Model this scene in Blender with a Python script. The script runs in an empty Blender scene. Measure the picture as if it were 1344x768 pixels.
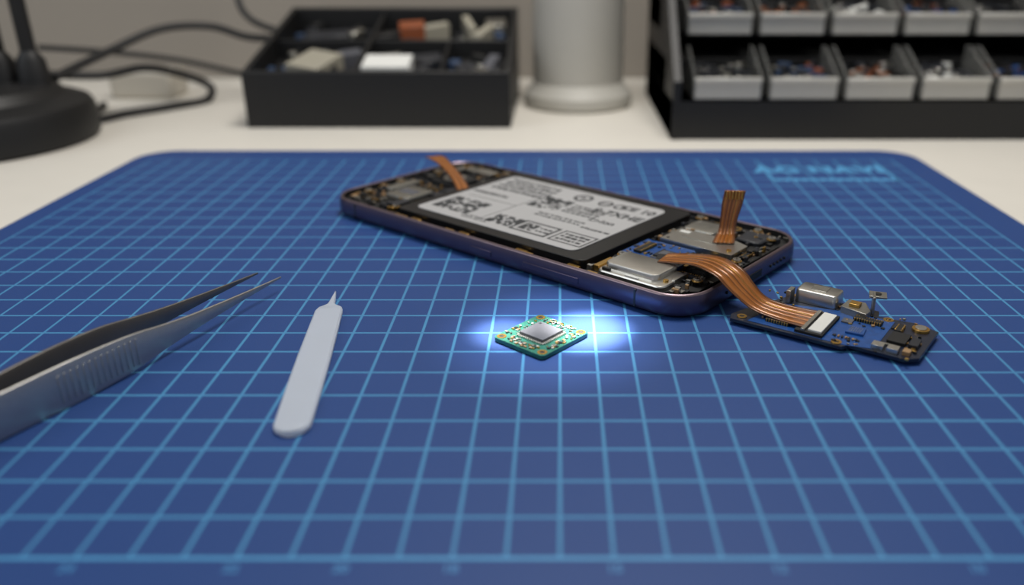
import bpy, math, random
from mathutils import Vector
random.seed(7)
S=0.01
sc=bpy.context.scene
try:
    sc.view_settings.view_transform='Standard'
except Exception: pass

def lin(c):
    return tuple(((v/255)/12.92 if v/255<=0.04045 else (((v/255)+0.055)/1.055)**2.4) for v in c)+(1,)
def mat(name,rgb,rough=.5,metal=0,noise=0,nscale=200,bump=0,trans=0,spec=.5,coat=0,bscale=None,alpha=1):
    m=bpy.data.materials.new(name); m.use_nodes=True
    nt=m.node_tree; b=nt.nodes['Principled BSDF']
    c=lin(rgb)
    b.inputs['Base Color'].default_value=c
    b.inputs['Roughness'].default_value=rough
    b.inputs['Metallic'].default_value=metal
    b.inputs['Specular IOR Level'].default_value=spec
    b.inputs['Transmission Weight'].default_value=trans
    b.inputs['Coat Weight'].default_value=coat
    b.inputs['Alpha'].default_value=alpha
    tc=nt.nodes.new('ShaderNodeTexCoord')
    n=nt.nodes.new('ShaderNodeTexNoise'); n.inputs['Scale'].default_value=nscale; n.inputs['Detail'].default_value=4
    nt.links.new(tc.outputs['Object'],n.inputs['Vector'])
    r=nt.nodes.new('ShaderNodeMix'); r.data_type='RGBA'
    k=noise
    r.inputs[6].default_value=tuple(v*(1-k) for v in c[:3])+(1,)
    r.inputs[7].default_value=tuple(min(1,v*(1+k)) for v in c[:3])+(1,)
    nt.links.new(n.outputs['Fac'],r.inputs[0]); nt.links.new(r.outputs[2],b.inputs['Base Color'])
    if bump:
        n2=nt.nodes.new('ShaderNodeTexNoise'); n2.inputs['Scale'].default_value=bscale or nscale
        nt.links.new(tc.outputs['Object'],n2.inputs['Vector'])
        bp=nt.nodes.new('ShaderNodeBump'); bp.inputs['Strength'].default_value=bump; bp.inputs['Distance'].default_value=.0005
        nt.links.new(n2.outputs['Fac'],bp.inputs['Height']); nt.links.new(bp.outputs['Normal'],b.inputs['Normal'])
    return m

class M:
    def __init__(s): s.v=[];s.f=[];s.mi=[];s.mats=[]
    def mid(s,m):
        if m not in s.mats: s.mats.append(m)
        return s.mats.index(m)
    def add(s,vs,fs,m):
        o=len(s.v); s.v+=[tuple(c*S for c in v) for v in vs]
        k=s.mid(m)
        for f in fs: s.f.append([i+o for i in f]); s.mi.append(k)
    def box(s,cx,cy,z0,sx,sy,sz,m,rot=0,slope=0):
        c,sn=math.cos(rot),math.sin(rot); vs=[]
        for z in (0,sz):
            for x,y in ((-sx/2,-sy/2),(sx/2,-sy/2),(sx/2,sy/2),(-sx/2,sy/2)):
                X=cx+x*c-y*sn; Y=cy+x*sn+y*c
                vs.append((X,Y,z0+z+slope*(Y-cy)))
        s.add(vs,[(3,2,1,0),(4,5,6,7),(0,1,5,4),(1,2,6,5),(2,3,7,6),(3,0,4,7)],m)
    def prism(s,pts,z0,z1,m,cap=True):
        n=len(pts); vs=[(x,y,z0) for x,y in pts]+[(x,y,z1) for x,y in pts]
        fs=[(i,(i+1)%n,n+(i+1)%n,n+i) for i in range(n)]
        if cap: fs+=[tuple(range(n-1,-1,-1)),tuple(range(n,2*n))]
        s.add(vs,fs,m)
    def cyl(s,cx,cy,z0,r,h,m,n=24,r2=None):
        r2=r if r2 is None else r2
        vs=[(cx+r*math.cos(2*math.pi*i/n),cy+r*math.sin(2*math.pi*i/n),z0) for i in range(n)]
        vs+=[(cx+r2*math.cos(2*math.pi*i/n),cy+r2*math.sin(2*math.pi*i/n),z0+h) for i in range(n)]
        s.add(vs,[(i,(i+1)%n,n+(i+1)%n,n+i) for i in range(n)]+[tuple(range(n-1,-1,-1)),tuple(range(n,2*n))],m)
    def ring(s,cx,cy,z0,ri,ro,h,m,n=24):
        vs=[]
        for r,z in ((ri,z0),(ro,z0),(ro,z0+h),(ri,z0+h)):
            vs+=[(cx+r*math.cos(2*math.pi*i/n),cy+r*math.sin(2*math.pi*i/n),z) for i in range(n)]
        fs=[]
        for k in range(4):
            a=k*n;b=((k+1)%4)*n
            for i in range(n): j=(i+1)%n; fs.append((a+i,a+j,b+j,b+i))
        s.add(vs,fs,m)
    def loft(s,loops,m,close=True,cap=True):
        n=len(loops[0]); vs=[p for l in loops for p in l]; fs=[]
        for k in range(len(loops)-1):
            for i in range(n):
                j=(i+1)%n; fs.append((k*n+i,k*n+j,(k+1)*n+j,(k+1)*n+i))
        if cap:
            fs.append(tuple(range(n-1,-1,-1))); L=(len(loops)-1)*n; fs.append(tuple(range(L,L+n)))
        s.add(vs,fs,m)
    def lathe(s,cx,cy,prof,m,n=48):
        s.loft([[(cx+r*math.cos(2*math.pi*i/n),cy+r*math.sin(2*math.pi*i/n),z) for i in range(n)] for r,z in prof],m)
    def done(s,name,parent=None,bevel=0,loc=None,rot=0,seg=2,ang=35):
        me=bpy.data.meshes.new(name); me.from_pydata(s.v,[],s.f)
        for m in s.mats: me.materials.append(m)
        for p,k in zip(me.polygons,s.mi): p.material_index=k; p.use_smooth=True
        me.update(); me.set_sharp_from_angle(angle=math.radians(ang))
        o=bpy.data.objects.new(name,me); sc.collection.objects.link(o)
        if loc: o.location=[c*S for c in loc]
        o.rotation_euler[2]=rot
        if parent: o.parent=parent
        if bevel:
            b=o.modifiers.new('bevel','BEVEL'); b.width=bevel*S; b.segments=seg; b.limit_method='ANGLE'; b.angle_limit=math.radians(40)
        return o
def empty(name,loc=(0,0,0),rot=0):
    o=bpy.data.objects.new(name,None); o.empty_display_size=.01; sc.collection.objects.link(o)
    o.location=[c*S for c in loc]; o.rotation_euler[2]=rot; return o
def rrect(w,h,r,n=8,cx=0,cy=0):
    pts=[]
    for (sx,sy,a0) in ((1,1,0),(-1,1,90),(-1,-1,180),(1,-1,270)):
        for i in range(n+1):
            a=math.radians(a0+90*i/n)
            pts.append((cx+sx*(w/2-r)+r*math.cos(a),cy+sy*(h/2-r)+r*math.sin(a)))
    return pts
def catmull(P,k=8):
    P=[Vector(p) for p in P]; Q=[P[0]]+P+[P[-1]]; out=[]
    for i in range(1,len(Q)-2):
        a,b,c,d=Q[i-1],Q[i],Q[i+1],Q[i+2]
        for j in range(k):
            t=j/k
            out.append(.5*((2*b)+(c-a)*t+(2*a-5*b+4*c-d)*t*t+(3*b-a-3*c+d)*t**3))
    out.append(P[-1]); return out
def ribbon(name,P,W,mats,parent,thick=.025,widths=None):
    pts=catmull(P,8); m=M(); W=Vector(W).normalized() if not isinstance(W,list) else W
    tot=sum(f for f,_ in mats); n=len(pts)
    def Wd(i):
        if isinstance(W,list):
            t=i/(n-1)*(len(W)-1); k=min(int(t),len(W)-2); return (Vector(W[k]).lerp(Vector(W[k+1]),t-k)).normalized()
        return W
    def wid(i):
        t=i/(n-1)*(len(widths)-1); k=min(int(t),len(widths)-2); return widths[k]*(1-(t-k))+widths[k+1]*(t-k)
    acc=0
    for f,mt in mats:
        a=acc/tot-.5; acc+=f; b=acc/tot-.5
        vs=[]
        for i,p in enumerate(pts):
            w=Wd(i)*wid(i); vs+=[tuple(p+w*a),tuple(p+w*b)]
        m.add(vs,[(2*i,2*i+1,2*i+3,2*i+2) for i in range(n-1)],mt)
    o=m.done(name,parent,ang=80)
    sd=o.modifiers.new('s','SOLIDIFY'); sd.thickness=thick*S; sd.offset=0
    return o
def cable(name,P,r,mt,parent=None):
    cu=bpy.data.curves.new(name,'CURVE'); cu.dimensions='3D'; cu.bevel_depth=r*S; cu.bevel_resolution=4
    pts=catmull(P,10); sp=cu.splines.new('POLY'); sp.points.add(len(pts)-1)
    for i,p in enumerate(pts): sp.points[i].co=(p.x*S,p.y*S,p.z*S,1)
    cu.materials.append(mt); cu.use_fill_caps=True
    o=bpy.data.objects.new(name,cu); sc.collection.objects.link(o)
    if parent: o.parent=parent
    return o
def text(name,body,size,loc,rot,mt,parent,ext=.002,align='CENTER',off=0):
    cu=bpy.data.curves.new(name,'FONT'); cu.body=body; cu.size=size*S; cu.align_x=align; cu.align_y='CENTER'; cu.extrude=ext*S; cu.offset=off*S
    cu.materials.append(mt)
    o=bpy.data.objects.new(name,cu); sc.collection.objects.link(o); o.location=[c*S for c in loc]; o.rotation_euler[2]=rot; o.parent=parent
    return o

# ---------------- materials
black=mat('black_plastic',(18,18,19),.5,noise=.2,bump=.1,nscale=400)
blackm=mat('black_matte',(13,13,14),.6,noise=.3)
silver=mat('silver_shield',(212,210,204),.3,1,noise=.12,nscale=300)
silver2=mat('nickel',(166,164,157),.38,1,noise=.2,nscale=500)
gold=mat('gold_contact',(215,172,95),.3,1,noise=.1)
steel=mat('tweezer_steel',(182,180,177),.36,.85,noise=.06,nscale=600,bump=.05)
steel_shade=mat('tweezer_steel_shaded',(124,120,116),.42,.8,noise=.1)  # same steel, with the rear arm's shade put into a darker colour
tan=mat('tan_capacitor',(150,120,85),.5,noise=.2)
white=mat('white_part',(215,215,210),.5,noise=.05)
smd=mat('smd_white',(165,168,162),.5,noise=.05)
grey=mat('grey_chip',(88,89,95),.6,noise=.12,nscale=900,spec=.3)
dgrey=mat('dark_chip',(38,40,46),.4,noise=.15)
pcbblue=mat('blue_pcb',(20,72,138),.35,noise=.45,nscale=700,coat=.3)
pcbteal=mat('teal_pcb',(22,100,84),.45,noise=.35,nscale=900,coat=.15)
flexo=mat('orange_polyimide',(160,96,38),.3,.15,noise=.2,nscale=300,coat=.5)
flexd=mat('brown_polyimide',(104,60,25),.3,.15,noise=.2,nscale=300,coat=.4)
ink=mat('battery_ink',(50,52,55),.6,noise=.1)

# ---------------- room
dk=empty('desk')
deskm=mat('desk_laminate',(226,221,211),.45,noise=.03,nscale=60,bump=.05,bscale=900)
m=M(); m.box(0,-4,-3.05,180,150,2.8,deskm); m.done('desk_top',dk,.2)
m=M()
legm=mat('desk_leg_steel',(150,150,150),.4,.8)
for x in(-85,85):
    for y in(-72,64): m.box(x,y,-74,5,5,70.95,legm)
m.done('desk_legs',dk,.2)
m=M(); m.box(0,0,-75,400,400,1,mat('floor_laminate',(110,98,85),.5,noise=.2,nscale=5)); m.done('floor')
m=M(); m.box(0,73.5,-74,400,5,300,mat('wall_paint',(156,149,140),.85,noise=.04,nscale=8,bump=.15,bscale=300)); m.done('wall_back')

# ---------------- mat
mm=bpy.data.materials.new('cutting_mat_pvc'); mm.use_nodes=True; nt=mm.node_tree; b=nt.nodes['Principled BSDF']
N=nt.nodes.new; L=nt.links.new
tc=N('ShaderNodeTexCoord'); sep=N('ShaderNodeSeparateXYZ'); L(tc.outputs['Object'],sep.inputs[0])
def mth(op,a,bv=None,c=None):
    n=N('ShaderNodeMath'); n.operation=op
    for i,v in enumerate((a,bv,c)):
        if v is None: continue
        if isinstance(v,(int,float)): n.inputs[i].default_value=v
        else: L(v,n.inputs[i])
    return n.outputs[0]
def gline(src,step,off,half,soft):
    t=mth('DIVIDE',mth('SUBTRACT',src,off),step)
    d=mth('MULTIPLY',mth('ABSOLUTE',mth('SUBTRACT',t,mth('ROUND',t))),step)
    return mth('SUBTRACT',1.0,mth('MINIMUM',mth('MAXIMUM',mth('DIVIDE',mth('SUBTRACT',d,half),soft),0.0),1.0))
X0,X1,Y0,Y1=-21,17,12.4,42.4
gx=gline(sep.outputs[0],.01,0.0,.0003,.00018); gy=gline(sep.outputs[1],.012,Y0*S,.00032,.00018)
g=mth('MAXIMUM',gx,gy)
def inside(src,a,bb):
    return mth('MULTIPLY',mth('GREATER_THAN',src,a*S),mth('LESS_THAN',src,bb*S))
g=mth('MULTIPLY',g,mth('MULTIPLY',inside(sep.outputs[0],X0-.05,X1+.05),inside(sep.outputs[1],Y0-.05,Y1+.05)))
nz=N('ShaderNodeTexNoise'); nz.inputs['Scale'].default_value=2500; nz.inputs['Detail'].default_value=3; L(tc.outputs['Object'],nz.inputs['Vector'])
nb=N('ShaderNodeTexNoise'); nb.inputs['Scale'].default_value=18; nb.inputs['Detail'].default_value=5; L(tc.outputs['Object'],nb.inputs['Vector'])
base=N('ShaderNodeMix'); base.data_type='RGBA'; base.inputs[6].default_value=lin((29,60,118)); base.inputs[7].default_value=lin((43,77,138)); L(nz.outputs['Fac'],base.inputs[0])
ln=N('ShaderNodeMix'); ln.data_type='RGBA'; L(base.outputs[2],ln.inputs[6]); ln.inputs[7].default_value=lin((78,152,198))
L(mth('MULTIPLY',g,mth('ADD',.5,mth('MULTIPLY',nb.outputs['Fac'],.5))),ln.inputs[0]); L(ln.outputs[2],b.inputs['Base Color'])
b.inputs['Roughness'].default_value=.5; b.inputs['Specular IOR Level'].default_value=.35
bp=N('ShaderNodeBump'); bp.inputs['Strength'].default_value=.25; bp.inputs['Distance'].default_value=.0003; L(nz.outputs['Fac'],bp.inputs['Height']); L(bp.outputs['Normal'],b.inputs['Normal'])
m=M(); m.prism(rrect(40.6,34.2,1.8,cx=-1.75,cy=27.4),-.25,0,mm); cmat=m.done('cutting_mat',None,.05)
inkm=mat('mat_print',(76,150,200),.5,noise=.1)
inkd=mat('mat_print_faint',(62,126,180),.5,noise=.1)
for i,(x,t) in enumerate(((-9,'24'),(-6,'22'),(-4,'20'),(-2,'18'),(1,'15'),(4,'12'),(7.6,'10'))):
    text('print_number_%d'%i,t,.3,(x,12.12,.002),0,inkd,cmat,off=.01)
m=M(); m.box(-2,Y0,.0,38.2,.1,.004,inkm)
m.box(10.1,40.0,.0,.12,3.2,.004,inkm); m.box(15.9,40.0,0,.12,3.2,.004,inkm)
for i in range(14): m.box(10.3+i*.42,38.6,0,.36,.45,.004,inkm)
m.done('print_lines',cmat)
text('print_logo','AG NAVI',1.6,(12.7,40.4,.004),0,inkm,cmat,off=.07)

# ---------------- phone
TH=-math.radians(39.8)
ph=empty('smartphone',(-.42,31.0,0),TH)
PL,PW=17.5,7.9
frame=mat('phone_frame_metal',(96,88,110),.36,.85,noise=.08,nscale=200)
rim=mat('phone_rim_bronze',(132,116,122),.35,.85,noise=.15)
glass=mat('phone_glass',(12,12,15),.12)
def pl(ins,z): 
    return [(x,y,z) for x,y in rrect(PL-2*ins,PW-2*ins,max(.3,1.3-ins),10)]
m=M()
m.loft([pl(.3,0),pl(.14,.03),pl(.06,.1)],glass)
m.loft([pl(.06,.1),pl(.0,.22),pl(0,.4),pl(.0,.58),pl(.05,.72)],frame,cap=False)
m.loft([pl(.05,.72),pl(.08,.765),pl(.14,.775),pl(.18,.74)],rim,cap=False)
m.loft([pl(.18,.74),pl(.2,.5)],blackm,cap=False)
m.loft([pl(.19,.4),pl(.19,.52)],blackm)
m.done('phone_body',ph,ang=50)
m=M()
m.box(3.4,-PW/2,.28,2.4,.06,.2,frame); m.box(.2,-PW/2,.28,1.0,.06,.2,frame)
for x in(-6.9,6.8): m.box(x,-PW/2+.02,.12,.08,.06,.58,dgrey); m.box(x,PW/2-.02,.12,.08,.06,.58,dgrey)
m.box(PL/2,.1,.26,.05,.9,.26,blackm)
for k in range(5): m.cyl(PL/2-.0,1.2+k*.25,.36,.05,.09,blackm,12)
for k in range(4): m.cyl(PL/2-.0,-1.0-k*.25,.36,.05,.09,blackm,12)
for (x,sx) in((-4.3,.7),(-1.6,.45),(2.2,.5),(5.0,.4)):
    m.box(x,-PW/2+.2,.72,sx,.14,.03,gold)
m.done('phone_side_details',ph,.03)
batb=mat('battery_black',(17,17,19),.35,noise=.1); lab=mat('battery_label',(180,180,181),.42,.1,noise=.03,nscale=120)
m=M()
m.prism(rrect(9.3,6.8,.3,cx=-.3),.5,.84,batb)
m.prism(rrect(8.0,5.8,.35,cx=-.45,cy=0.0),.84,.87,lab)
m.done('battery',ph,.05)
m=M(); zb=.87
BX=-.2
def qr(cx,cy,w,h,nx,ny,p=.5):
    for i in range(nx):
        for j in range(ny):
            corner=((i<3 or i>nx-4) and (j<3 or j>ny-4) and not(i>nx-4 and j<3))
            if random.random()<p or (corner and (i%3!=1 or j%3!=1)):
                m.box(BX+cx-w/2+(i+.5)*w/nx,cy-h/2+(j+.5)*h/ny,zb,w/nx*.98,h/ny*.98,.004,ink)
def bx(x,y,sx,sy,h=.004): m.box(BX+x,y,zb,sx,sy,h,ink)
def frm(cx,cy,w,h,t=.06):
    bx(cx,cy-h/2,w,t);bx(cx,cy+h/2,w,t);bx(cx-w/2,cy,t,h+t);bx(cx+w/2,cy,t,h+t)
def words(cx,cy,w,h,rows,f=.5):
    rh=h/rows
    for r in range(rows):
        x=cx-w/2
        while x<cx+w/2:
            l=random.uniform(.08,.24)
            bx(x+l/2,cy-h/2+(r+.5)*rh+random.uniform(-.08,.08)*rh,l,rh*f*random.uniform(.8,1.1)); x+=l+random.uniform(.03,.08)
qr(-2.95,-1.6,1.9,1.5,14,10,.55)
words(-2.5,1.75,2.7,1.7,4,.6); words(-3.2,.25,1.7,.45,1); words(-1.35,-2.45,1.3,.4,2)
qr(-.3,-1.95,1.3,.95,13,8,.55)
qr(-.35,.75,1.4,1.4,11,11,.5)
words(1.35,.75,1.6,1.1,4,.6); words(1.1,-.5,2.2,.5,2); words(2.9,-.75,1.1,.3,1)
m.ring(.2+BX,2.15,zb,.28,.42,.004,ink); m.cyl(.2+BX,2.15,zb,.12,.004,ink); m.ring(1.35+BX,2.1,zb,.22,.32,.004,ink); m.ring(2.05+BX,2.1,zb,.18,.28,.004,ink)
bx(1.35,2.1,.5,.07,.005)
frm(1.2,-1.95,1.6,1.0,.1); qr(.9,-1.95,.65,.65,7,6); words(1.6,-1.95,.5,.55,2)
frm(2.95,-1.95,1.4,1.05,.07); words(2.95,-1.95,1.1,.8,3,.6)
bx(-1.2,0,.03,5.0,.003); bx(-2.5,-.35,2.6,.03,.003)
m.done('battery_print',ph)
text('battery_print_text','S-7XHE',.7,(2.35,1.2,zb+.003),0,ink,ph,off=.02)
text('battery_print_text_2','CE 10',.62,(2.65,2.15,zb+.003),0,ink,ph,off=.02)
text('battery_print_text_3','Li-ion',.5,(2.4,.2,zb+.003),0,ink,ph,off=.01)
def scatter(m,x0,x1,y0,y1,z,n,cols,avoid=(),smin=.07,smax=.28,hmax=.12):
    for _ in range(n):
        x=random.uniform(x0,x1);y=random.uniform(y0,y1);sx=random.uniform(smin,smax);sy=random.uniform(smin,smax*.8)
        if any(a[0]-sx/2<x<a[1]+sx/2 and a[2]-sy/2<y<a[3]+sy/2 for a in avoid): continue
        m.box(x,y,z,sx,sy,random.uniform(.03,hmax),random.choice(cols),random.choice((0,0,0,math.pi/2,.6)))
def shield(m,x0,x1,y0,y1,z0,h,mt,r=.12):
    w,d=x1-x0,y1-y0;cx,cy=(x0+x1)/2,(y0+y1)/2
    def q(i,z): return [(x,y,z) for x,y in rrect(w-2*i,d-2*i,max(r-i,.03),5,cx,cy)]
    m.loft([q(0,z0),q(0,z0+h*.75),q(.03,z0+h*.95),q(.08,z0+h)],mt)
def conn(m,cx,cy,z,l,w,rot=0):
    """board-to-board socket with two rows of gold pins"""
    c0,s0=math.cos(rot),math.sin(rot)
    m.box(cx,cy,z,l,w,.09,blackm,rot)
    n=max(4,int(l/.07))
    for q in(-1,1):
        for i in range(n):
            t=-l/2+.04+(l-.08)*i/(n-1); u=q*w*.42
            m.box(cx+t*c0-u*s0,cy+t*s0+u*c0,z+.0,.03,w*.22,.1,gold,rot)
def screw(m,x,y,z,mt=None,r=.13):
    mt=mt or silver
    m.cyl(x,y,z,r*1.35,.03,gold,20); m.cyl(x,y,z+.03,r,.06,mt,20); m.box(x,y,z+.09,r*1.3,.03,.006,blackm,.5); m.box(x,y,z+.09,.03,r*1.3,.006,blackm,.5)
m=M()
m.prism([(4.6,-3.5),(7.4,-3.5),(8.3,-2.7),(8.35,2.6),(7.5,3.5),(4.6,3.5)],.5,.62,blackm)
AV=[(5.0,7.4,-3.45,-1.9),(4.85,6.8,-1.8,-.05),(5.1,7.7,.1,1.5)]
shield(m,4.95,7.5,-3.5,-2.0,.58,.2,silver,.25)
shield(m,5.05,7.1,-3.2,-1.9,.7,.27,silver,.22)
m.box(5.3,-3.38,.78,.3,.1,.08,blackm); m.box(6.3,-3.4,.78,.5,.06,.04,white); m.cyl(7.3,-3.0,.76,.09,.08,gold,16)
m.box(4.85,-2.9,.62,.2,.9,.2,gold); m.box(7.45,-2.4,.62,.12,.8,.2,silver)
m.prism([(4.6,-1.8),(6.9,-1.8),(6.9,-.4),(6.5,0),(4.6,0)],.62,.76,pcbblue)
m.box(6.05,-1.1,.76,.62,.62,.1,dgrey); m.box(6.05,-1.1,.86,.4,.4,.02,grey); m.box(6.05,-1.1,.76,.75,.75,.04,silver2)
conn(m,5.1,-.9,.76,1.0,.3,math.pi/2)
scatter(m,4.7,6.8,-1.7,-.1,.76,45,[tan,dgrey,dgrey,silver2,gold],[(5.6,6.5,-1.55,-.65),(4.9,5.3,-1.5,-.3)],.04,.14,.05)
m.prism([(5.0,.15),(7.8,.15),(7.8,1.3),(7.3,1.5),(5.0,1.5)],.62,.86,silver); m.box(6.2,.75,.86,1.4,.05,.02,silver2); m.cyl(7.55,.45,.85,.09,.06,gold,16)
m.box(5.35,1.25,.86,.4,.2,.015,white); m.cyl(5.2,.35,.86,.06,.01,blackm,12)
shield(m,4.9,6.2,1.75,2.9,.6,.22,silver2,.15)
shield(m,6.9,7.9,2.0,3.1,.6,.18,dgrey,.2)
shield(m,7.1,7.95,-1.6,-.2,.6,.22,blackm,.15)
conn(m,7.5,-1.95,.64,.7,.25); conn(m,8.0,.9,.64,.8,.22,math.pi/2); conn(m,5.6,3.15,.64,.8,.2)
m.cyl(6.55,2.75,.6,.26,.22,blackm,24); m.ring(6.55,2.75,.82,.13,.22,.03,gold)
scatter(m,4.6,8.25,-3.4,3.4,.62,400,[blackm,dgrey,silver2,tan,gold,blackm,silver,dgrey],AV,.05,.24,.2)
for x,y in((8.0,2.7),(4.8,3.2),(8.0,-2.3),(4.85,-1.9),(8.1,.0),(7.2,3.2)):
    screw(m,x,y,.76)
m.done('bottom_board_parts',ph,.015,seg=1)
m=M()
m.prism([(-5.0,-3.5),(-7.5,-3.5),(-8.3,-2.7),(-8.3,2.7),(-7.5,3.5),(-5.0,3.5)][::-1],.5,.62,blackm)
AV=[(-7.3,-5.4,.2,1.9),(-7.0,-5.3,-2.3,-.9)]
shield(m,-7.2,-5.5,.3,1.8,.6,.22,blackm,.3); m.ring(-6.3,1.05,.82,.35,.5,.05,silver,32); m.ring(-6.3,1.05,.82,.15,.24,.03,dgrey,32)
shield(m,-6.9,-5.5,-2.4,-.9,.6,.25,silver2,.15); shield(m,-7.6,-7.1,-1.8,-.2,.6,.25,silver2,.1)
m.box(-6.2,-1.65,.85,.9,.5,.01,grey)
m.box(-5.25,-.2,.62,.4,2.0,.16,dgrey); m.box(-5.9,2.6,.62,1.0,.6,.25,silver); m.box(-6.9,2.7,.62,.6,.6,.2,silver2)
m.cyl(-7.3,2.3,.62,.3,.2,blackm,24); m.ring(-7.3,2.3,.82,.1,.25,.03,silver2)
m.box(-5.35,-2.9,.62,.5,.7,.24,dgrey)
conn(m,-7.0,-2.9,.64,.9,.25,.2); conn(m,-6.2,-.35,.64,.9,.25)
scatter(m,-8.2,-5.05,-3.4,3.4,.62,330,[blackm,dgrey,silver2,tan,gold,dgrey,blackm],AV,.06,.28,.2)
for x,y in((-7.8,-2.5),(-5.2,-3.2),(-5.2,3.2),(-7.9,1.5),(-8.0,-.6)):
    screw(m,x,y,.76)
m.done('top_board_parts',ph,.015,seg=1)
m=M()
for x in (-3.6,-1.0,1.8,4.1): m.box(x,-3.58,.5,.5,.18,.2,gold); m.box(x+.6,3.56,.5,.4,.16,.2,tan)
m.box(0,-3.58,.5,9,.06,.12,dgrey); m.box(0,3.58,.5,9,.06,.12,dgrey)
m.done('side_rails',ph,.02,seg=1)
lanes=[(1.2,flexd),(3,flexo),(.3,flexd),(2,flexo),(.5,flexd),(2,flexo),(.3,gold),(3,flexo),(1.2,flexd)]
lanes2=[(1,flexd),(3,flexo),(.4,flexd),(3,flexo),(1,flexd)]
c,s_=math.cos(-TH),math.sin(-TH)
def tol(p):
    x,y=p[0]+.42,p[1]-31.0; return (x*c-y*s_,x*s_+y*c,p[2])
def tod(d): return (d[0]*c-d[1]*s_,d[0]*s_+d[1]*c,d[2])
UX,UY=5.85,27.95
ribbon('upright_flex',[tol(p) for p in ((UX-.25,UY-.75,.92),(UX-.12,UY-.3,.94),(UX,UY,1.1),(UX+.05,UY+.08,1.5),(UX+.12,UY+.12,1.95),(UX+.22,UY+.2,2.5))],tod((1,-.1,0)),lanes,ph,widths=[.75,.72,.62,.58,.62,.72,.72])
m=M()
for k in range(6):
    t=(k-2.5)*.105; q=tol((UX+.18+t,UY+.12-.1*t,2.2)); m.box(q[0],q[1],2.2,.05,.05,.28,gold,-TH)
m.done('upright_flex_contacts',ph)
ribbon('top_flex',[tol(p) for p in ((-4.0,33.9,.75),(-4.2,34.5,.95),(-4.55,35.2,1.2),(-5.0,35.9,1.45),(-5.4,36.4,1.6),(-5.65,36.6,1.62))],tod((.85,.5,0)),lanes2,ph,widths=[.6,.55,.5,.55,.75,.75])
ribbon('main_flex',[tol(p) for p in ((3.35,25.6,.98),(3.9,25.35,1.05),(4.6,24.65,1.22),(5.15,23.95,1.14),(5.55,23.5,.78),(6.0,23.15,.44),(6.6,22.75,.33),(7.35,22.2,.34))],[tod((.5,.85,0)),tod((.7,.75,0)),tod((.8,.62,0)),tod((.6,.8,0)),tod((.55,.83,0))],lanes,ph,widths=[.9,1.1,1.25,1.15,1.05,1.15,1.35])
m=M(); q=tol((3.35,25.6,0)); m.box(q[0],q[1],.84,.5,.9,.1,blackm,.3); m.done('main_flex_plug',ph,.02)

# ---------------- detached logic board
LB=empty('logic_board',(5.03,22.6,0),-math.radians(34.8))
m=M()
pcbdark=mat('black_blue_pcb',(18,28,48),.35,noise=.3,nscale=600,coat=.3)
out=[(0,0),(3.3,0),(3.45,.22),(4.95,.22),(5.25,.5),(5.3,2.5),(4.6,2.75),(3.6,2.6),(3.5,3.0),(1.0,3.0),(.75,2.4),(.1,.9),(-.1,.3)]
m.prism(out,.1,.2,pcbdark)
m.prism([(.5,.12),(3.3,.12),(4.1,.35),(4.1,2.45),(3.0,2.5),(.9,1.9)],.2,.215,pcbblue)
for x,y,sx,sy in((.6,.6,.7,.5),(2.4,.6,1.2,.5),(4.4,.9,1.0,.8),(2.2,2.3,1.8,.9),(4.6,2.0,.8,.7)): m.box(x,y,0,sx,sy,.1,blackm)
m.box(2.3,.95,.2,.8,1.6,.1,blackm); m.box(2.45,.95,.3,.38,1.4,.06,white); m.box(2.12,.95,.3,.12,1.55,.06,silver2)
m.box(3.35,1.15,.21,.5,.5,.07,pcbblue,.1); m.box(2.95,1.7,.21,.3,.3,.05,grey)
for i in range(6):
    for j in range(6): m.box(3.2+i*.06,1.0+j*.06,.28,.03,.03,.01,silver2)
for x,y in((.25,.3),(3.1,.2),(1.1,2.75),(.8,1.7),(3.9,2.5)): m.ring(x,y,.2,.07,.15,.03,gold); m.cyl(x,y,.2,.07,.02,blackm,16)
m.cyl(4.85,2.3,.2,.24,.08,gold,28); m.cyl(4.85,2.3,.28,.16,.03,silver,28)
m.box(4.15,.5,.2,.32,.3,.14,silver); m.box(4.55,.5,.2,.3,.3,.14,silver); m.box(4.9,.55,.2,.2,.25,.12,tan)
m.box(4.5,1.3,.2,.5,.7,.1,blackm); m.box(4.95,1.2,.2,.25,.5,.12,dgrey)
conn(m,3.45,2.0,.215,.8,.25); conn(m,1.3,.45,.215,.7,.2); conn(m,4.35,2.0,.2,.5,.2,math.pi/2)
for i in range(7): m.box(3.55,.35+0*i,.215,.02,.02,.01,white); m.box(2.95+i*.1,.55,.215,.05,.1,.05,tan if i%2 else dgrey)
for i in range(6): m.box(1.2+i*.1,1.2,.215,.05,.09,.05,tan if i%2 else silver2)
scatter(m,.2,5.1,.15,2.8,.205,130,[tan,dgrey,silver2,gold,blackm,blackm],[(1.8,2.8,.1,1.8),(3.0,4.1,.7,1.5),(4.5,5.2,2.0,2.6),(4.0,5,.3,.7)],.04,.13,.06)
m.done('board',LB,.012,seg=1)
m=M()
shield(m,1.1,2.4,2.3,3.1,.2,.42,silver,.15); m.box(1.75,2.7,.62,.5,.4,.02,silver2)
m.box(1.0,2.2,.2,.14,.4,.42,silver2)
m.prism([(2.55,2.25),(3.35,2.05),(3.4,2.35),(3.1,2.9),(2.6,2.9)],.2,.42,silver2)
m.box(3.35,2.75,.2,.08,.5,.6,silver2,.3); m.box(3.4,2.95,.7,.5,.45,.06,silver2,.3); m.cyl(3.4,2.95,.75,.1,.04,blackm,16)
m.box(2.9,2.5,.42,.3,.3,.1,gold)
m.done('shields_and_bracket',LB,.02)

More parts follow.
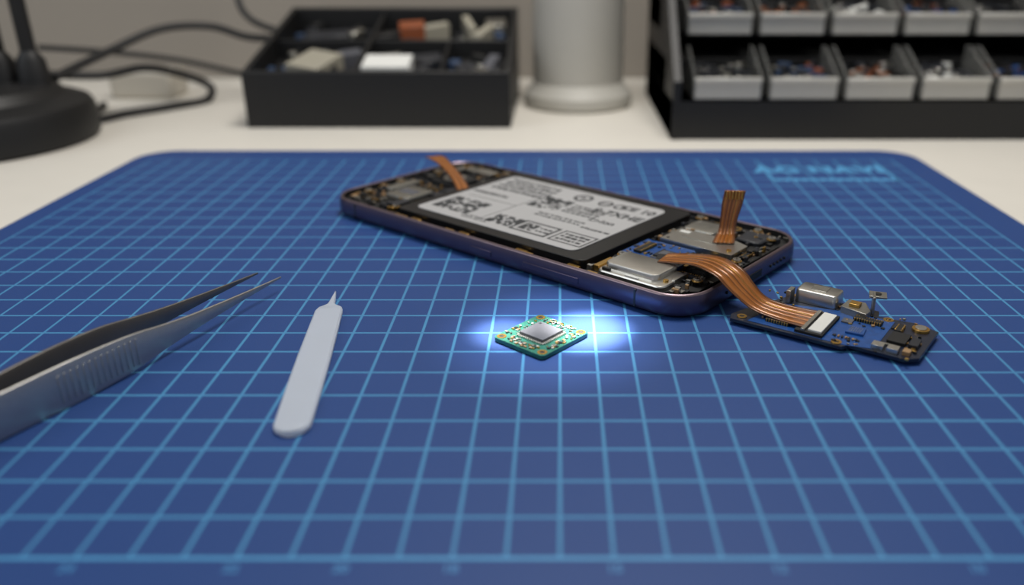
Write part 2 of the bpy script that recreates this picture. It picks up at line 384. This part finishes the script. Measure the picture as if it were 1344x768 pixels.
# ---------------- small sensor board
SB=empty('sensor_circuit_board',(-.53,21.6,0),-math.radians(40.5))
m=M()
m.prism(rrect(1.9,2.02,.13,5),.03,.15,pcbteal)
m.prism(rrect(1.82,1.94,.13,5),0.0,.03,dgrey)
for sx in(-1,1):
    for sy in(-1,1):
        x,y=sx*.77,sy*.83
        m.ring(x,y,.15,.07,.14,.012,gold,24); m.cyl(x,y,.15,.07,.004,blackm,20)
m.box(0,0,.15,1.0,1.0,.03,smd)
for i in range(12):
    t=-.44+i*.08
    for q in(-1,1):
        m.box(t,q*.5,.15,.035,.12,.05,silver); m.box(q*.5,t,.15,.12,.035,.05,silver)
m.box(0,0,.16,.88,.88,.11,grey)
m.cyl(-.34,.34,.27,.04,.004,dgrey,16)
AV=[(-.6,.6,-.6,.6)]+[(sx*.77-.18,sx*.77+.18,sy*.83-.18,sy*.83+.18) for sx in(-1,1) for sy in(-1,1)]
scatter(m,-.88,.88,-.93,.93,.15,400,[smd,smd,tan,gold,silver2,dgrey],AV,.03,.1,.04)
m.done('board',SB,.008,seg=1)

# ---------------- tweezers
TW=empty('tweezers',(0,0,0))
A=Vector((-15.0,11.9,0)); B=Vector((-9.45,25.35,0)); D=(B-A); LT=D.length; D.normalize(); Pp=Vector((D.y,-D.x,0))
st=[(0,.09,.9),(.5,.11,1.0),(2,.2,1.02),(5,.4,1.1),(7,.52,1.14),(8.5,.57,1.0),(9.6,.58,.72),(10.6,.56,.5),(11.8,.53,.33),(13.2,.5,.18),(LT,.47,.05)]
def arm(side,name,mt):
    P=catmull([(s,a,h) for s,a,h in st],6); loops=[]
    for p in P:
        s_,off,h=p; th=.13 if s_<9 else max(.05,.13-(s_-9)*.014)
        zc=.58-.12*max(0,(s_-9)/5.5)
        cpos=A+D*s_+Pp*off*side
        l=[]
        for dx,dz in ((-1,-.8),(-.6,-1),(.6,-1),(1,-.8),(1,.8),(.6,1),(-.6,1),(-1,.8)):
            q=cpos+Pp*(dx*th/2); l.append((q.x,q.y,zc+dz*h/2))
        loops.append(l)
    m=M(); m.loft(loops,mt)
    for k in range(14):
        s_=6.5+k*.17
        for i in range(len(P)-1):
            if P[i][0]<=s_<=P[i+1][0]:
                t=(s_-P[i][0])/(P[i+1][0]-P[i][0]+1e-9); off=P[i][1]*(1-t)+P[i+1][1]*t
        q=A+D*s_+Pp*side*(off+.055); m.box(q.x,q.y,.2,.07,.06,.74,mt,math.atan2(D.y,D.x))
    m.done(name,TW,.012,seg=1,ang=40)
arm(1,'front_arm',steel); arm(-1,'rear_arm',steel_shade)

# ---------------- spudger
SPm=mat('spudger_nylon',(224,232,244),.35,trans=.35,noise=.03,nscale=100,alpha=.8)
Bt=Vector((-6.2,16.45)); Tp=Vector((-7.22,24.9)); d=(Tp-Bt); LS=d.length; an=math.atan2(d.y,d.x)
prof=[]
for i in range(9):
    a=math.pi/2*i/8; prof.append((.42*(1-math.cos(a)),.43*math.sin(a)))
prof+=[(2,.45),(4,.45),(5.6,.43),(6.9,.41),(7.1,.36),(7.25,.22),(7.4,.12),(7.7,.09),(8.2,.05),(LS,.015)]
m=M(); loops=[]
for x,w in prof:
    w=max(w,.012); t=.17 if x<7 else .17-(x-7)*.06
    e=min(.05,w*.4)
    loops.append([(x,-w,.04),(x,-w+e,0),(x,w-e,0),(x,w,.04),(x,w,t-.04),(x,w-e,t),(x,-w+e,t),(x,-w,t-.04)])
m.loft(loops,SPm); m.done('plastic_spudger',None,.01,(Bt.x,Bt.y,0.01),an,ang=30)

# ---------------- parts tray
T=empty('parts_tray',(-11.05,51.3,-.25))
m=M(); w=8.05;dp=12.0;hf,hb=3.35,6.15;sl=(hb-hf)/dp;t=.35
def wedge(x0,x1,y0,y1,mt,drop=0,z0=0):
    vs=[(x0,y0,z0),(x1,y0,z0),(x1,y1,z0),(x0,y1,z0)]+[(x,y,hf+sl*y-drop) for x,y in((x0,y0),(x1,y0),(x1,y1),(x0,y1))]
    m.add(vs,[(3,2,1,0),(4,5,6,7),(0,1,5,4),(1,2,6,5),(2,3,7,6),(3,0,4,7)],mt)
wedge(-w,w,0,t,black);wedge(-w,w,dp-t,dp,black);wedge(-w,-w+t,t,dp-t,black);wedge(w-t,w,t,dp-t,black)
wedge(-w+t,w-t,t,dp-t,blackm,1.6)
wedge(-1.6,-1.35,t,dp-t,black,.3); wedge(-w+t,w-t,6.5,6.7,black,.4); wedge(3.6,3.8,t,6.5,black,.5)
m.done('tray_body',T,.06)
org=mat('orange_part',(140,74,40),.5); wht=mat('white_box',(228,228,224),.5); gbl=mat('blue_part',(45,65,95),.5)
cream=mat('cream_part',(160,155,140),.5)
m=M()
def it(x,y,sx,sy,sz,mt,r=0): m.box(x,y,hf+sl*y-1.6,sx,sy,sz,mt,r,sl)
it(-4.4,3.0,2.4,2.8,1.3,cream,-.4); it(-6.3,2.2,1.8,2.6,.7,gbl,.2); it(-2.6,5.0,1.5,.9,1.0,grey,.4)
it(.4,1.9,2.9,2.0,1.6,wht,0); it(2.4,4.6,2.0,1.4,.8,dgrey,.3); it(.2,4.8,1.2,1.2,.8,silver2,.3)
it(5.4,2.6,1.2,2.4,.8,dgrey,.5); it(6.6,3.6,.7,2.6,.9,grey,-.2)
it(.9,8.8,1.7,1.3,1.5,org,.2); it(2.3,9.2,.6,2.2,1.3,cream,-1.1); it(-4.6,9.0,3.5,1.4,.8,dgrey,.2); it(-2.8,8.3,1.2,.5,1.2,silver2,.9)
it(4.8,9.0,.5,2.6,1.6,cream,.3); it(5.9,8.0,.6,2.4,1.4,cream,-.4); it(6.6,9.8,1.4,1.4,1.3,silver2,.1); it(-.6,7.8,1.6,.8,1.2,black,.5)
for _ in range(110):
    x=random.uniform(-7.3,7.3);y=random.uniform(.8,11.3)
    if abs(x+1.5)<.5 or abs(y-6.6)<.5 or abs(x-3.7)<.4: continue
    it(x,y,random.uniform(.2,1.1),random.uniform(.15,.7),random.uniform(.3,1),random.choice([dgrey,blackm,dgrey,gbl,silver2,blackm,blackm]),random.uniform(0,3))
m.done('loose_parts',T,.04,seg=1)

# ---------------- white jar
m=M(); jm=mat('white_jar_plastic',(206,203,194),.5,noise=.02,trans=.15)
m.lathe(1.25,59.3,[(3.5,-.25),(3.75,0),(3.7,.6),(3.35,1.0),(3.1,1.4),(3.05,10),(3.0,16),(2.6,17),(1.6,17.6),(1.6,19.2)],jm)
m.done('white_jar',None,ang=30)

# ---------------- bin rack
R=empty('parts_bin_rack',(6.4,48.1,-.25))
m=M(); tiers=4; pitch=4.3; nb=5; W_=.9+pitch*nb+.5; dy=4.9; dz=3.15
m.box(W_/2,dy*tiers/2*.78,0,W_,dy*tiers*.78,2.2,black)
for k in range(tiers):
    y0=k*dy*.78
    z0=2.2+k*dz
    m.box(W_/2,y0+(dy*.78*(tiers-k))/2,z0-(.01 if k==0 else dz),W_,dy*.78*(tiers-k),.01+(0 if k==0 else dz-1.3),blackm)
def sidep(x0,x1):
    pts=[(-.05,0),(dy*.78*tiers+.1,0),(dy*.78*tiers+.1,2.2+tiers*dz),(dy*.78*(tiers-1)+1.2,2.2+tiers*dz),(-.05,3.3)]
    vs=[(x0,y,z) for y,z in pts]+[(x1,y,z) for y,z in pts]; n=5
    m.add(vs,[tuple(range(n-1,-1,-1)),tuple(range(n,2*n))]+[(i,(i+1)%n,n+(i+1)%n,n+i) for i in range(n)],black)
sidep(0,.45); sidep(W_-.45,W_)
m.box(W_/2,dy*.78*tiers+.15,0,W_,.3,2.2+tiers*dz,black)
m.done('rack_frame',R,.06)
bm=mat('frosted_bin',(225,222,214),.3,trans=.3,noise=.03)
bs=mat('clear_bin_side',(200,200,196),.15,trans=.85,noise=.03)
mb=M(); mi=M()
amber=mat('copper_bits',(170,110,75),.3,.9)
for k in range(tiers):
    y0=k*dy*.78+.12; z0=2.25+k*dz
    for j in range(nb):
        cx=.95+pitch*(j+.5); bw=3.75; D_=3.7
        mb.box(cx,y0+.1,z0,bw,.2,1.25,bm); mb.box(cx,y0-.02,z0+.98,bw,.3,.26,bm)
        mb.box(cx,y0+D_/2,z0,bw,D_,.12,bs)
        for q in(-1,1):
            x0=cx+q*bw/2-.07;x1=x0+.14
            pts=[(y0,z0),(y0+D_,z0),(y0+D_,z0+2.6),(y0+D_-.6,z0+2.6),(y0,z0+1.25)]
            vs=[(x0,y,z) for y,z in pts]+[(x1,y,z) for y,z in pts]
            mb.add(vs,[(4,3,2,1,0),(5,6,7,8,9)]+[(i,(i+1)%5,5+(i+1)%5,5+i) for i in range(5)],bs)
        mi.box(cx,y0+2.0,z0+.12,3.5,3.3,.7,blackm)
        main=[[dgrey,blackm,silver2,dgrey],[gbl,silver2,org,dgrey],[dgrey,amber,blackm,silver],[dgrey,silver,white,dgrey],[pcbblue,amber,dgrey,blackm]][(j+k)%5]
        for _ in range(46):
            x=random.uniform(-1.45,1.45); y=random.uniform(.5,3.2)
            mi.box(cx+x,y0+y,z0+.7+random.uniform(0,.25)+y*.15,random.uniform(.2,.9),random.uniform(.15,.5),random.uniform(.1,.4),random.choice(main),random.uniform(0,3))
mb.done('clear_bins',R,.04,seg=1); mi.done('bin_contents',R,.02,seg=1)

# ---------------- lamp
LP=empty('desk_lamp',(-34.0,47.6,-.25))
m=M(); m.lathe(0,0,[(6.8,0),(7.0,.2),(7.0,1.7),(6.8,2.1),(6.3,2.3),(5.6,2.5),(5.2,3.0),(4.6,3.2),(.5,3.3)],black)
for x in(4.1,2.3):
    m.lathe(x,1.2,[(.9,2.8),(.75,4.4),(.42,4.9),(.36,34)],black,24)
m.done('lamp_base',LP,ang=30)
m=M(); m.lathe(3.2,1.2,[(1.2,33),(1.5,34),(1.5,37),(1.2,38)],black,24); m.done('lamp_joint',LP)
m=M(); 
hl=[]
for r,tt in((1.5,0),(2.2,1),(5.5,6),(5.7,6.3),(5.4,6.2),(2.0,1.2)):
    l=[]
    for i in range(32):
        a=2*math.pi*i/32; l.append((3.2+r*math.cos(a)+tt*.5,1.2-tt*.3+r*math.sin(a)*.95,40-tt*.9+r*math.cos(a)*.35))
    hl.append(l)
m.loft(hl,black); m.done('lamp_head',LP,ang=30)
cab=mat('cable_rubber',(22,22,24),.5)
CB=empty('power_cable',(0,0,0))
cable('cable_run',[(-29.8,50.5,2.9),(-28.5,55,3.9),(-26.5,58,4.9),(-24,60,4.9),(-21.5,60,4.2),(-19.4,60,4.1)],.26,cab,CB)
cable('cable_loop',[(-33,54,2.6),(-30,56,2.2),(-28,58,2.4),(-26.5,60,1.7),(-25,61,.7),(-24.8,59.5,.0),(-26.2,57.0,.0),(-28,54.6,.0),(-29.3,52.4,.0),(-31,57.5,.0)],.27,cab,CB)
cable('cable_drop',[(-23.4,64.5,40),(-23.3,64,12),(-22.9,63,7),(-21.8,62,5.2),(-19.4,62,4.2)],.24,cab,CB)
cable('cable_back',[(-36,60,3.5),(-31,61,3.0),(-27.5,63,2.2),(-23.5,63.5,1.2),(-20.5,63,.8),(-19.2,62,1.2)],.2,cab,CB)
m=M(); m.box(-30.0,62.5,-.25,4.5,3,2.0,mat('adapter_white',(190,184,172),.5)); m.done('power_adapter',None,.3)

# ---------------- lights
def area(name,loc,target,size,power,col):
    l=bpy.data.lights.new(name,'AREA'); l.shape='DISK'; l.size=size*S; l.energy=power; l.color=col
    o=bpy.data.objects.new(name,l); sc.collection.objects.link(o); o.location=[c*S for c in loc]
    o.rotation_euler=(Vector(target)-Vector(loc)).to_track_quat('-Z','Y').to_euler(); return o
area('ceiling_light',(6,40,68),(0,36,0),30,3.9,(1,.96,.9))
area('side_fill',(-70,10,60),(0,30,0),60,1.6,(.9,.95,1))  # fill light added from the left, no window modelled
def spot(name,loc,tgt,power,ang,col,r=.5):
    sp=bpy.data.lights.new(name,'SPOT'); sp.energy=power; sp.color=col; sp.spot_size=math.radians(ang); sp.spot_blend=1; sp.shadow_soft_size=r*S
    o=bpy.data.objects.new(name,sp); sc.collection.objects.link(o); o.location=[c*S for c in loc]
    o.rotation_euler=(Vector(tgt)-Vector(loc)).to_track_quat('-Z','Y').to_euler()
spot('inspection_spot',(2.5,28,28),(-.1,21.9,0),3.6,15,(.88,.94,1))
spot('added_glow_right',(5,30,24),(.75,22.15,0),30,6.8,(1,.98,.95),.3)  # added narrow beam, imitates the glow on the mat right of the board
spot('added_glow_left',(-6,30,24),(-1.6,21.95,0),14,5.2,(1,.98,.95),.3)  # its left counterpart, also added for the glow beside the board edge
w=bpy.data.worlds.new('w'); sc.world=w; w.use_nodes=True
w.node_tree.nodes['Background'].inputs[0].default_value=(.9,.94,1,1); w.node_tree.nodes['Background'].inputs[1].default_value=.26

# ---------------- camera
cd=bpy.data.cameras.new('camera'); cam=bpy.data.objects.new('camera',cd); sc.collection.objects.link(cam)
cd.sensor_width=36; cd.lens=36*1103/1344; cd.shift_x=-63/1344; cd.clip_start=.005
cam.location=(0,0,10.63*S); cam.rotation_euler=(math.radians(90-23.04),0,0)
cd.dof.use_dof=True; cd.dof.focus_distance=.255; cd.dof.aperture_fstop=6.3
sc.camera=cam
